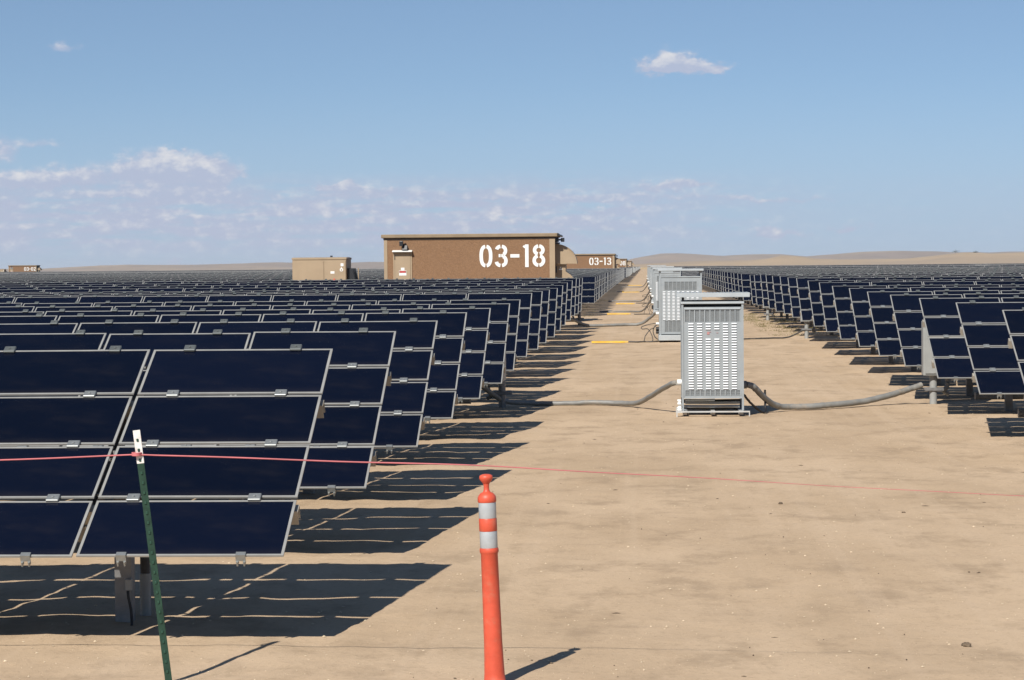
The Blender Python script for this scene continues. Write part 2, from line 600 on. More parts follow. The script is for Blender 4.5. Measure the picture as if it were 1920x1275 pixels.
def build_ground():
    xs = list(np.arange(-9, 9.01, 0.06))
    s = 0.12
    x = 9.0
    ext = []
    while x < 9000:
        x += s
        s *= 1.16
        ext.append(x)
    xs = [-e for e in reversed(ext)] + xs + ext
    ys = [-60, -30, -12, -4, 2, 6, 8]
    y = 9.0
    while y < 22000:
        ys.append(y)
        y += max(0.05, 0.0042 * y if y < 120 else (0.02 * y if y < 600 else 0.12 * y))
    ys.append(y)
    X, Y = np.meshgrid(np.array(xs), np.array(ys))
    Z = ground_z(X, Y) + relief(X, Y)
    nx, ny = len(xs), len(ys)
    V = np.stack([X, Y, Z], -1).reshape(-1, 3)
    i = np.arange((ny - 1) * (nx - 1))
    r, c = i // (nx - 1), i % (nx - 1)
    a = r * nx + c
    F = np.stack([a, a + 1, a + nx + 1, a + nx], -1)
    me = D.meshes.new('ground')
    me.vertices.add(len(V))
    me.vertices.foreach_set('co', V.ravel())
    me.loops.add(F.size)
    me.loops.foreach_set('vertex_index', F.ravel())
    me.polygons.add(len(F))
    me.polygons.foreach_set('loop_start', np.arange(len(F)) * 4)
    me.polygons.foreach_set('loop_total', np.full(len(F), 4))
    me.update(calc_edges=True)
    me.validate()
    me.shade_smooth()
    me.materials.append(M['sand'])
    tag(obj('ground', me), kind='structure')


build_ground()

# hills: ridge lines given as (bearing as photo column, height over the horizon in photo rows)


def hills(name, prof, dist, depth, m, foot):
    px = np.array([p[0] for p in prof], float)
    hh = np.array([p[1] for p in prof], float)
    cols = np.arange(px[0], px[-1] + 1, 5.0)
    k = np.array([0, .06, .15, .28, .42, .56, .70, .82, .92, 1.0, 1.15, 1.4])
    shp = np.array([0, .02, .08, .2, .36, .54, .72, .87, .97, 1.0, .9, .3])
    V, F = [], []
    h = np.interp(cols, px, hh)
    for j, (kk, s) in enumerate(zip(k, shp)):
        d = dist + depth * kk
        x = (cols - 1207) / 4350.0 * d
        z = 2.2 + foot + (h / 4350.0 * (dist + depth) - foot) * s
        bumps = vnoise(x, np.full_like(x, d), 150, 21) * 5 * s * (1 - s) * 4 + vnoise(x, np.full_like(x, d), 45, 22) * 1.6 * s
        z = z + bumps
        for a, b in zip(x, z):
            V.append((a, d, b))
    n = len(cols)
    for j in range(len(k) - 1):
        for i in range(n - 1):
            a = j * n + i
            F.append((a, a + 1, a + n + 1, a + n))
    mb = MB()
    mb.v, mb.f, mb.mi = V, F, [0] * len(F)
    me = mb.mesh(name, m, True, 80)
    return tag(obj(name, me), kind='structure')


# right of the aisle: grey scrub ridge and the golden slopes before it; left: a low tan ridge
hills('far_hills', [(1120, 2), (1165, 8), (1185, 14.5), (1207, 18.5), (1241, 23.5), (1271, 24), (1301, 22.6), (1330, 20), (1356, 18), (1399, 20.8), (1430, 21), (1463, 20.3),
                    (1510, 16), (1548, 19), (1612, 23.4), (1668, 25), (1728, 24), (1783, 21.5), (1847, 20.6), (1920, 21.8), (2050, 23), (2300, 18), (2600, 8)], 5200, 900, M['hill_far'], -4)
hills('golden_hills', [(1000, 1), (1120, 2.5), (1180, 4), (1207, 5), (1241, 7), (1300, 9), (1400, 9.5), (1440, 13), (1463, 18), (1490, 16.5), (1527, 11), (1570, 9), (1640, 9), (1700, 11), (1741, 14.5), (1775, 19), (1800, 20.4), (1850, 18.5), (1920, 20), (2100, 19), (2400, 10)], 3600, 900, M['hill_near'], -4)
hills('low_hills', [(-500, 6), (-200, 8), (60, 5), (110, 7), (175, 10), (230, 11.5), (300, 10.2), (360, 10), (420, 11.2), (480, 13), (520, 13.5), (560, 12), (640, 11), (690, 12.5), (740, 12), (820, 10), (930, 7), (1050, 5), (1150, 3), (1190, 1)],
      4800, 800, M['hill_far'], -4)

# ------------------------------------------------------------------ solar panel rows
TILT = math.asin(1.11 / 2.475)
CT, ST = math.cos(TILT), math.sin(TILT)
PW, PH, GX, GS = 1.206, 0.592, 0.026, 0.036
PITCH = PW + GX
ZB = 0.555
RUN = 2.475 * CT

ROWD = lambda k: 15.4 + 4.03 * k

gm = MB().box(0.016, PW - .016, 0.016, PH - .016, -0.004, 0.003).mesh('solar_panel', M['glass'])
fb = MB()
fb.box(0, PW, 0, .016, -.006, .005).box(0, PW, PH - .016, PH, -.006, .005)
fb.box(0, .016, .016, PH - .016, -.006, .0045).box(PW - .016, PW, .016, PH - .016, -.006, .0045)
frm = fb.mesh('panel_frame', M['frame'])


def add_simple_panel(mb, mtx):
    mb.box(0, PW, 0, PH, -.010, 0.0, 0, mtx)
    mb.add([(.018, .018, .0025), (PW - .018, .018, .0025), (PW - .018, PH - .018, .0025), (.018, PH - .018, .0025)], [(0, 1, 2, 3)], 1, mtx)


simple_panel = MB()
add_simple_panel(simple_panel, Matrix.Identity(4))
simple_panel = simple_panel.mesh('solar_panel', [M['frame'], M['glass']])

cl = MB()
cl.box(-.038, .038, -.034, .034, .006, .022).box(-.035, .035, -.011, .011, -.06, .007)
cl.tube([(0, 0, .021), (0, 0, .029)], .009, 8)
clip_me = bevel(cl.mesh('clip', M['clip']), .003, 1)
cb = MB()
cb.box(-.036, .036, -.010, .024, .006, .019).box(-.036, .036, -.018, -.010, -.028, .019)
cb.box(-.034, -.016, -.024, -.004, -.050, -.028).box(.016, .034, -.024, -.004, -.050, -.028)
cb.tube([(-.025, -.026, -.062), (-.025, -.026, -.03)], .007, 8).tube([(.025, -.026, -.062), (.025, -.026, -.03)], .007, 8)
cb.v = [(p[0] * .8, p[1] * .85, p[2] * .85) for p in cb.v]
bclip_me = cb.mesh('clip', M['clip'])
M['clip_dark'] = mat('dark_grey_clip', (0.115, 0.125, 0.122), 0.5, 0.3, 0.4, 0.15, 20)  # top-edge clips, a darker grey than the others
tclip_me = clip_me.copy()
tclip_me.materials.clear()
tclip_me.materials.append(M['clip_dark'])

pm = MB()                                                        # C-section post, origin at the ground
pm.box(-.053, .053, -.05, -.044, -.3, 1.08).box(-.053, -.047, -.044, .05, -.3, 1.08).box(.047, .053, -.044, .05, -.3, 1.08)
post_me = pm.mesh('post', M['galv'])
rb = MB()                                                        # sloping beam beside each post
rb.box(-.15, -.09, .50, 2.30, -.235, -.128)
beam_me = rb.mesh('beam', M['galv'])

bridge = MB().box(-.018, .018, -.008, .008, -.05, -.034).mesh('bridge_bar', M['clip'])
ORD = ('first second third fourth fifth sixth seventh eighth ninth tenth eleventh twelfth thirteenth fourteenth fifteenth sixteenth seventeenth eighteenth '
       'nineteenth twentieth twenty-first twenty-second').split()


def slope(s, n=0.0):
    return (s * CT - n * ST, ZB + s * ST + n * CT)


def build_row(side, k, ncol, label, group, level):
    """level 3: frames, clips and posts one by one; 2: panels one by one; 1: only the end panels one by one"""
    d = ROWD(k)
    xe = XL if side < 0 else XR
    y0 = d - RUN
    xe += random.gauss(0, .012)
    rtilt = random.gauss(0, .0022)
    row = thing('solar_panel_row', label, 'solar panels', (xe, y0, gz(xe, d)), group=group)
    rest = MB()
    clips = MB()
    for j in range(ncol):
        x = -PW - j * PITCH if side < 0 else j * PITCH
        wob = random.gauss(0, .0035)
        for t in range(4):
            s0 = t * (PH + GS)
            yy, zz = slope(s0)
            zz += wob + random.gauss(0, .0012)
            tl = TILT + rtilt + random.gauss(0, .0022)
            if level == 3:
                p = obj('solar_panel', gm, row, (x, yy, zz), (tl, random.gauss(0, .0012), 0))
                obj('panel_frame', frm, p)
            elif level == 2 or j < 1:
                obj('solar_panel', simple_panel, row, (x, yy, zz), (tl, random.gauss(0, .0012), 0))
            else:
                add_simple_panel(rest, Matrix.Translation((x, yy, zz)) @ Matrix.Rotation(tl, 4, 'X'))
        for fx in (.21, .79):
            for b in range(5):
                sb = (0.0, .610, 1.238, 1.866, 2.476)[b]
                yy, zz = slope(sb)
                src = bclip_me if b == 0 else (tclip_me if b == 4 else clip_me)
                jx = x + PW * fx + random.gauss(0, .02)
                if level == 3:
                    obj('clip', src, row, (jx, yy, zz + wob), (TILT, 0, 0))
                else:
                    clips.box(-.035, .035, -.030, .030, .003, .018, 1 if b == 4 else 0, Matrix.Translation((jx, yy, zz)) @ Matrix.Rotation(TILT, 4, 'X'))
        if level == 3 and j < ncol - 1:
            bx = x - GX / 2 if side < 0 else x + PW + GX / 2
            for t in range(4):
                for q in ((.36,) if t % 2 == 0 else (.12, .45)):
                    yy, zz = slope(t * (PH + GS) + q + random.gauss(0, .03))
                    obj('bridge_bar', bridge, row, (bx, yy, zz), (TILT, 0, 0))
    if rest.v:
        tag(obj('panel_array', rest.mesh('panel_array', [M['frame'], M['glass']]), row), kind='stuff')
    if clips.v:
        tag(obj('clip', clips.mesh('clip_set', [M['clip'], M['clip_dark']]), row), kind='stuff')
    # rails
    L = ncol * PITCH
    xa, xb = (-L, .014) if side < 0 else (-.014, L)
    for sb in (.610, 1.866):
        rm = MB()
        mt = Matrix.Translation((0, *slope(sb - .04))) @ Matrix.Rotation(TILT, 4, 'X')
        rm.box(xa, xb, -.05, .025, -.036, -.032, 0, mt).box(xa, xb, -.05, -.045, -.125, -.036, 0, mt).box(xa, xb, .02, .025, -.125, -.036, 0, mt)
        obj('rail', rm.mesh('rail', M['rail']), row)
    if level == 3:
        cm = MB()
        x = .3
        while x < L - 1.0:
            sag = random.uniform(.05, .16)
            w_ = random.uniform(.9, 1.3)
            pts = []
            for q in range(9):
                f = q / 8
                pts.append(((x + f * w_) * (-1 if side < 0 else 1), slope(.95)[0] + .02 * math.sin(q), slope(.95, -.13)[1] - .12 - sag * 4 * f * (1 - f)))
            cm.tube(pts, .009, 6)
            x += w_
        obj('cable', cm.mesh('cable', M['black'], True, 60), row)
    xp = 1.175
    pp = MB()
    while xp < L:
        px = -xp if side < 0 else xp
        yy = slope(1.24)[0]
        if level >= 2:
            obj('post', post_me, row, (px, yy, 0))
            obj('beam', beam_me, row, (px, slope(0)[0], slope(0)[1]), (TILT, 0, 0))
        else:
            pp.box(px - .06, px + .06, yy - .05, yy + .05, -.3, 1.08)
        xp += 3.7
    if pp.v:
        tag(obj('post', pp.mesh('post_set', M['galv']), row), kind='stuff')
    return row


GRP_L = 'near solar panel rows on the brown building side of the aisle'
GRP_R = 'near solar panel rows across the aisle from the brown buildings'
LBL_L = {0: 'frontmost row of dark panels, behind the green post and pink string',
         16: 'last row of panels before the brown building numbered 03-18'}
for k in range(0, 17):
    d = ROWD(k)
    n = int(math.ceil((1207 / 4350 * d + XL) / PITCH)) + 2
    lab = LBL_L.get(k, f'{ORD[k]} row of dark panels from the front, on the brown building side of the aisle')
    build_row(-1, k, n, lab, GRP_L, 3 if d < 46 else 2)
for k in range(3, 20):
    d = ROWD(k)
    n = int(math.ceil((713 / 4350 * d - XR) / PITCH)) + 2
    lab = f'{ORD[k - 3]} visible row of dark panels on the aisle side without brown buildings'
    build_row(1, k, n, lab, GRP_R, 3 if d < 46 else 2)
for k in range(21, 40):
    d = ROWD(k)
    n = int(math.ceil((1207 / 4350 * d + XL) / PITCH)) + 3
    lab = f'{ORD[k - 21]} panel row behind building 03-18, counting away down the aisle'
    build_row(-1, k, n, lab, 'panel rows in the block behind building 03-18', 1)
for k in range(21, 40):
    d = ROWD(k)
    n = int(math.ceil((713 / 4350 * d - XR) / PITCH)) + 3
    lab = f'{ORD[k - 21]} panel row past the cross lane, opposite the building side of the aisle'
    build_row(1, k, n, lab, 'panel rows past the cross lane opposite the buildings', 1)


def far_field(name, side):
    """hundreds of rows nobody could count, out to the horizon, with cross lanes"""
    V, F, UV = [], [], []
    k = 40
    y = ROWD(40)
    i = 0
    while y < 1500:
        lane = any(abs(y - (92 + 172 * m)) < 7 for m in range(1, 9))
        if not lane:
            xe = XL if side < 0 else XR
            far = 1207 / 4350 * y * 1.15 if side < 0 else 713 / 4350 * y * 1.25
            seg = 24 * PITCH
            x = 0.0
            while x < far:
                w = min(seg, 24 * PITCH)
                a = xe + side * (x)
                b = xe + side * (x + w - 0.25)
                if side < 0:
                    a, b = b, a
                zz = gz(xe, y) + ZB + random.gauss(0, .03) + .10 * math.sin(y * .031 + x * .004) * min(1, (y - 170) / 200)
                o = len(V)
                yb = y - RUN
                V += [(a, yb, zz), (b, yb, zz), (b, y, zz + 1.11), (a, y, zz + 1.11),
                      (a, yb + .02, zz - .04), (b, yb + .02, zz - .04), (b, y + .02, zz + 1.07), (a, y + .02, zz + 1.07)]
                F += [(o, o + 1, o + 2, o + 3), (o + 5, o + 4, o + 7, o + 6), (o, o + 4, o + 5, o + 1), (o + 3, o + 2, o + 6, o + 7),
                      (o + 1, o + 5, o + 6, o + 2), (o, o + 3, o + 7, o + 4)]
                UV += [(0, 0), (24, 0), (24, 4), (0, 4)] + [(.5, .5)] * 20
                # posts
                for q in range(6):
                    px = a + (q + .5) * (b - a) / 6
                    o = len(V)
                    V += [(px - .06, y - 1.1, zz - .7), (px + .06, y - 1.1, zz - .7), (px + .06, y - 1.1, zz + .5), (px - .06, y - 1.1, zz + .5)]
                    F.append((o, o + 1, o + 2, o + 3))
                    UV += [(.5, .5)] * 4
                x += w
        i += 1
        y += 4.03
    me = D.meshes.new(name)
    me.from_pydata(V, [], F)
    me.materials.append(M['far_panel'])
    ul = me.uv_layers.new(name='UVMap')
    ul.data.foreach_set('uv', np.array(UV, float).ravel())
    me.update()
    o = tag(obj(name, me), kind='stuff')
    return o


tag(far_field('distant_solar_field', -1), 'distant solar rows reaching the low tan hills behind the brown buildings', 'solar field')
tag(far_field('distant_solar_field', 1), 'distant solar rows reaching the golden hills across the aisle', 'solar field')

# ------------------------------------------------------------------ brown buildings with stencilled numbers


def ribbon(mb, pts, w, y0, y1):
    """a stroke of width w along pts (x, z), extruded from y0 (wall) to y1 (front)"""
    P = [Vector((p[0], p[1])) for p in pts]
    L, Rr = [], []
    for i, p in enumerate(P):
        t = (P[min(i + 1, len(P) - 1)] - P[max(i - 1, 0)]).normalized()
        nrm = Vector((-t.y, t.x))
        L.append(p + nrm * w / 2)
        Rr.append(p - nrm * w / 2)
    n = len(P)
    vs_ = [(q.x, y1, q.y) for q in L] + [(q.x, y1, q.y) for q in Rr] + [(q.x, y0, q.y) for q in L] + [(q.x, y0, q.y) for q in Rr]
    fs = []
    for i in range(n - 1):
        fs.append((i, n + i, n + i + 1, i + 1))
        fs.append((2 * n + i, i, i + 1, 2 * n + i + 1))
        fs.append((n + i, 3 * n + i, 3 * n + i + 1, n + i + 1))
    fs.append((0, 2 * n, 3 * n, n))
    fs.append((n - 1, 2 * n - 1, 4 * n - 1, 3 * n - 1))
    mb.add(vs_, fs)


def arc(cx, cz, rx, rz, a0, a1, n=14, p=1.0):
    out_ = []
    for i in range(n + 1):
        a = R(a0 + (a1 - a0) * i / n)
        out_.append((cx + rx * math.copysign(abs(math.cos(a)) ** p, math.cos(a)), cz + rz * math.copysign(abs(math.sin(a)) ** p, math.sin(a))))
    return out_


def digit_mesh(ch):
    """stencil figures one metre tall, origin at the lower left, in the x-z plane, front towards -y"""
    mb = MB()
    y0, y1, w = 0.0, -0.012, 0.155
    S = lambda pts: ribbon(mb, pts, w, y0, y1)
    if ch == '0':
        S(arc(.285, .5, .21, .422, 95, 265, 22, .82))
        S(arc(.285, .5, .21, .422, 85, -85, 22, .82))
    elif ch == '3':
        S(arc(.285, .735, .20, .187, 165, 98, 8, .9))
        S(arc(.285, .735, .195, .187, 82, -62, 16, .9))
        S(arc(.285, .285, .21, .207, 68, -82, 16, .9))
        S(arc(.285, .285, .21, .207, -98, -170, 8, .9))
        ribbon(mb, [(.175, .515), (.262, .515)], .14, y0, y1)
        ribbon(mb, [(.29, .515), (.375, .515)], .13, y0, y1 - .001)
    elif ch == '8':
        S(arc(.285, .745, .185, .177, 97, 255, 16))
        S(arc(.285, .745, .185, .177, 83, -75, 16))
        S(arc(.285, .285, .205, .207, 105, 263, 16))
        S(arc(.285, .285, .205, .207, 75, -83, 16))
    elif ch == '1':
        S([(.20, 0), (.20, 1)])
        ribbon(mb, [(.055, .87), (.125, .93)], .12, y0, y1)
    elif ch == '2':
        S(arc(.285, .73, .20, .19, 170, 98, 8))
        S(arc(.285, .73, .20, .19, 82, -35, 12))
        S([(.40, .56), (.13, .19)])
        S([(.05, .078), (.52, .078)])
    elif ch == '-':
        ribbon(mb, [(.02, .50), (.42, .50)], .15, y0, y1)
    return mb.mesh('digit', M['white'])


DIG = {c: digit_mesh(c) for c in '01238-'}
DIGX = {'0': .56, '3': .56, '8': .56, '1': .33, '2': .56, '-': .46}


def build_shelter(code, loc, label):
    """origin: front right lower corner of the wall"""
    b = thing('electrical_building', label, 'building', loc, group='brown numbered equipment buildings')
    Wd, Dp, Ht = 6.36, 3.0, 3.19
    obj('wall', bevel(MB().box(-Wd, 0, 0, Dp, -.4, Ht - .003).mesh('wall', M['aggregate']), .02, 1), b)
    for x0, x1 in ((-Wd - .004, -Wd + .12), (-.20, .004)):
        obj('corner_trim', MB().box(x0, x1, -.012, .11, -.4, Ht - .075).mesh('corner_trim', M['tan']), b)
    obj('drip_edge', MB().box(-Wd - .02, .02, -.02, Dp + .02, Ht - .072, Ht).mesh('drip_edge', M['fascia_dark']), b)
    rf = MB()
    rf.prism([(-.10, Ht), (Dp + .10, Ht), (Dp + .10, Ht + .135), (Dp / 2, Ht + .16), (-.10, Ht + .135)], -Wd - .10, .10, 'x')
    obj('roof', bevel(rf.mesh('roof', M['tan_roof']), .02, 1), b)
    # gutter end on the side
    obj('gutter', MB().tube([(.16, -.05, Ht + .06), (.16, Dp, Ht + .06)], .04, 10).mesh('gutter', M['glassdark'], True), b)
    # door
    dx0, dx1, dz1 = -6.02, -5.32, 2.66
    dr = obj('door', bevel(MB().box(dx0 + .06, dx1 - .06, -.035, -.004, .5, dz1 - .06).mesh('door', M['tan']), .008, 1), b)
    obj('handle', MB().box(dx0 + .10, dx0 + .13, -.075, -.036, 1.5, 1.64).mesh('handle', M['glassdark']), dr)
    obj('hinge', MB().box(dx0 + .05, dx0 + .075, -.05, -.036, 2.39, 2.53).mesh('hinge', M['glassdark']), dr)
    sg = MB().box(-5.80, -5.53, -.043, -.036, 1.80, 1.985).box(-5.73, -5.60, -.043, -.036, 1.99, 2.09)
    obj('warning_sign', sg.mesh('warning_sign', M['white']), dr)
    obj('sign_header', MB().box(-5.775, -5.555, -.048, -.0435, 1.90, 1.972).mesh('sign_header', M['red']), dr)
    obj('sign_border', MB().box(-5.79, -5.776, -.048, -.0435, 1.90, 1.972).box(-5.554, -5.54, -.048, -.0435, 1.90, 1.972).mesh('sign_border', M['glassdark']), dr)
    fr = MB().box(dx0, dx0 + .055, -.03, -.003, -.1, dz1).box(dx1 - .055, dx1, -.03, -.003, -.1, dz1).box(dx0 + .055, dx1 - .055, -.03, -.003, dz1 - .055, dz1)
    obj('door_frame', fr.mesh('door_frame', M['tan']), b)
    obj('door_canopy', bevel(MB().prism([(-.20, dz1 + .01), (-.004, dz1 + .01), (-.004, dz1 + .085), (-.20, dz1 + .05)], dx0 - .02, dx1 + .02, 'x').mesh('door_canopy', M['white']), .006, 1), b)
    # lamp over the door: head and base
    lp = obj('wall_lamp', MB().prism([(-.22, dz1 + .10), (-.005, dz1 + .10), (-.005, dz1 + .26), (-.14, dz1 + .26)], -5.66, -5.48, 'x').mesh('wall_lamp', M['glassdark']), b)
    obj('lamp_head', bevel(MB().box(-5.76, -5.62, -.30, -.12, dz1 + .23, dz1 + .42).mesh('lamp_head', M['glassdark']), .02, 2), lp)
    obj('lamp_arm', MB().tube([(-5.62, -.18, dz1 + .28), (-5.58, -.14, dz1 + .30), (-5.55, -.005, dz1 + .32)], .03, 8).mesh('lamp_arm', M['glassdark']), lp)
    # flood light at the roof corner
    fl = obj('flood_lamp', bevel(MB().box(.22, .35, .15, .36, 3.0, 3.15).mesh('flood_lamp', M['glassdark']), .015, 1), b)
    obj('lamp_bracket', MB().box(.005, .14, .2, .3, 3.0, 3.18).box(.14, .22, .22, .28, 3.05, 3.11).box(.005, .18, .18, .34, 2.92, 2.98).mesh('lamp_bracket', M['glassdark']), fl)
    # quarter-round hood and flared lower hood on the side wall
    pts = [(.006, 2.19)]
    pts += [(.006 + .784 * math.cos(a), 2.19 + .73 * math.sin(a)) for a in np.linspace(0, math.pi / 2, 14)]
    pts = [(x, z) for x, z in pts]
    hd = MB().prism(list(reversed(pts)), .45, 1.9, 'y')
    hood = obj('ventilation_hood', hd.mesh('ventilation_hood', M['tan'], True, 30), b)
    hr = [(.006 + .80 * math.cos(a), 2.18 + .75 * math.sin(a)) for a in np.linspace(0, math.pi / 2, 14)]
    inner = [(x * .965, 2.18 + (z - 2.18) * .965) for x, z in hr]
    rim = MB()
    for i in range(13):
        rim.prism([hr[i + 1], inner[i + 1], inner[i], hr[i]], .43, .449, 'y')
    obj('hood_rim', rim.mesh('hood_rim', M['tan']), hood)
    lo = [(.006, .3), (.80, .3), (.78, 1.45), (.70, 1.62), (.55, 1.78), (.37, 1.90), (.37, 2.175), (.006, 2.175)]
    obj('lower_duct', MB().prism(list(reversed(lo)), .6, 1.8, 'y').mesh('lower_duct', M['tan']), b)
    obj('sticker', MB().box(.12, .25, .588, .597, 1.96, 2.005).box(.16, .21, .588, .597, 2.03, 2.07).mesh('sticker', M['white']), b)
    obj('switch_box', MB().box(.006, .06, .2, .4, 1.85, 2.10).mesh('switch_box', M['glassdark']), b)
    # figures
    h = .84
    x = -2.80
    for c in code:
        obj('digit', DIG[c], b, (x, -.0025, 2.075), (0, 0, 0)).scale = (h, 1, h)
        x += DIGX[c] * h + (.095 if c != '-' else .075)
    return b


SX, SY = -3.28, 86.0
build_shelter('03-18', (SX, SY, gz(SX, SY) - .02), 'largest brown building, white stencilled 03-18 and a tan door')
build_shelter('03-13', (SX + .05, SY + 172, gz(SX, SY + 172)), 'second brown building down the aisle, white number 03-13')
build_shelter('03-08', (SX + .1, SY + 344, gz(SX, SY + 344)), 'third brown building, only the white 8 of its number in view')
build_shelter('03-03', (SX + .1, SY + 516, gz(SX, SY + 516)), 'tiny fourth brown building, farthest down the aisle')
build_shelter('03-02', (-136.3, 515, gz(-140, 515) - .05), 'small lone brown building on the skyline, numbered 03-02')


def build_enclosure(loc, label):
    e = thing('transformer_enclosure', label, 'electrical box', loc, group='tan transformer boxes')
    Wd, Ht, Dp = 2.07, 2.05, 1.5
    obj('housing', bevel(MB().box(0, Wd, 0, Dp, -.3, Ht - .1).mesh('housing', M['tan']), .012, 1), e)
    obj('lid', bevel(MB().prism([(-.02, Ht - .097), (Dp + .02, Ht - .097), (Dp + .02, Ht - .02), (Dp / 2, Ht), (-.02, Ht - .02)], -.02, Wd + .02, 'x').mesh('lid', M['tan']), .01, 1), e)
    obj('lifting_lug', MB().box(1.38, 1.46, .6, .7, Ht + .005, Ht + .06).mesh('lifting_lug', M['glassdark']), e)
    for x0, x1 in ((.02, 1.21), (1.235, Wd - .02)):
        obj('door', bevel(MB().box(x0, x1, -.022, -.003, .1, Ht - .15).mesh('door', M['tan']), .006, 1), e)
    obj('warning_label', MB().box(1.86, 1.97, -.031, -.024, 1.70, 1.81).mesh('warning_label', M['white']), e)
    obj('name_plate', MB().box(1.47, 1.62, -.031, -.024, 1.42, 1.51).mesh('name_plate', M['white']), e)
    rg = MB().prism([(1.89 + .065 * math.cos(a), 1.565 + .065 * math.sin(a)) for a in np.linspace(0, 2 * math.pi, 18, endpoint=False)], -.03, -.024, 'y')
    rg.prism([(1.86, 1.605), (1.92, 1.605), (1.89, 1.69)], -.032, -.0301, 'y')
    obj('round_label', rg.mesh('round_label', M['white']), e)
    obj('label_dot', MB().prism([(1.89 + .03 * math.cos(a), 1.56 + .03 * math.sin(a)) for a in np.linspace(0, 2 * math.pi, 12, endpoint=False)], -.036, -.0325, 'y').mesh('label_dot', M['tan']), e)
    obj('padlock', MB().box(1.58, 1.64, -.06, -.024, 1.16, 1.23).mesh('padlock', M['orange']), e)
    for i in range(6):
        y = .25 + i * .18
        fin = [(y, .35), (y + .04, .35), (y + .04, 1.62), (y, 1.62)]
        obj('radiator_fin', bevel(MB().prism([(Wd + .004, .38), (Wd + .32, .45), (Wd + .30, 1.2), (Wd + .22, 1.62), (Wd + .004, 1.62)], y, y + .05, 'y').mesh('radiator_fin', M['glassdark']), .01, 1), e)
    obj('side_post', MB().box(Wd + .33, Wd + .37, .9, .95, -.2, 1.62).mesh('side_post', M['tan']), e)
    return e


build_enclosure((-13.39, 88.0, gz(-13, 88) + .45), 'tan metal transformer box beside building 03-18')
build_enclosure((-145.7, 515, gz(-140, 515) + .4), 'tiny tan box on the skyline beside building 03-02')

# ------------------------------------------------------------------ ventilated cabinets in the aisle
lv = MB()
LP_ = [(0, .0095), (-.006, .009), (-.0105, .0065), (-.0135, .002), (-.0150, -.0035), (-.0150, -.0075), (0, -.0075)]
lv.prism([(p[0], p[1]) for p in reversed(LP_)], -.036, .036, 'x')
louver_me = lv.mesh('louver', M['louver'], True, 60)


def vent_bays(parent, name, x0, x1, z0, z1, y, n, bars):
    """dark recess with n bays between light mullions, and fine bars in front"""
    obj(name, MB().box(x0, x1, y + .02, y + .03, z0, z1).mesh(name, M['mesh_dark']), parent)
    w = (x1 - x0) / n
    for i in range(n + 1):
        xc = x0 + i * w
        obj('mullion', MB().box(xc - .007, xc + .007, y - .003, y + .019, z0, z1).mesh('mullion', M['cab']), parent)
    g = MB()
    m = int((x1 - x0) / .016)
    for i in range(m):
        xc = x0 + (i + .5) * (x1 - x0) / m
        g.box(xc - .003, xc + .003, y + .004, y + .012, z0, z1)
    if bars:
        q = int((z1 - z0) / .022)
        for i in range(q):
            zc = z0 + (i + .5) * (z1 - z0) / q
            g.box(x0, x1, y + .0125, y + .017, zc - .003, zc + .003)
    tag(obj('grille', g.mesh('grille', M['cab']), parent), kind='stuff')


def front_sheet(parent, hw, zt, zb, y, holes):
    """front panel with rectangular openings listed top-down (x half width, z0, z1)"""
    mb = MB()
    z = zt
    for hx, z0, z1 in holes:
        mb.box(-hw, hw, y, y + .018, z1, z)
        mb.box(-hw, -hx, y, y + .018, z0, z1).box(hx, hw, y, y + .018, z0, z1)
        z = z0
    mb.box(-hw, hw, y, y + .018, zb, z)
    obj('front_panel', mb.mesh('front_panel', M['cab']), parent)


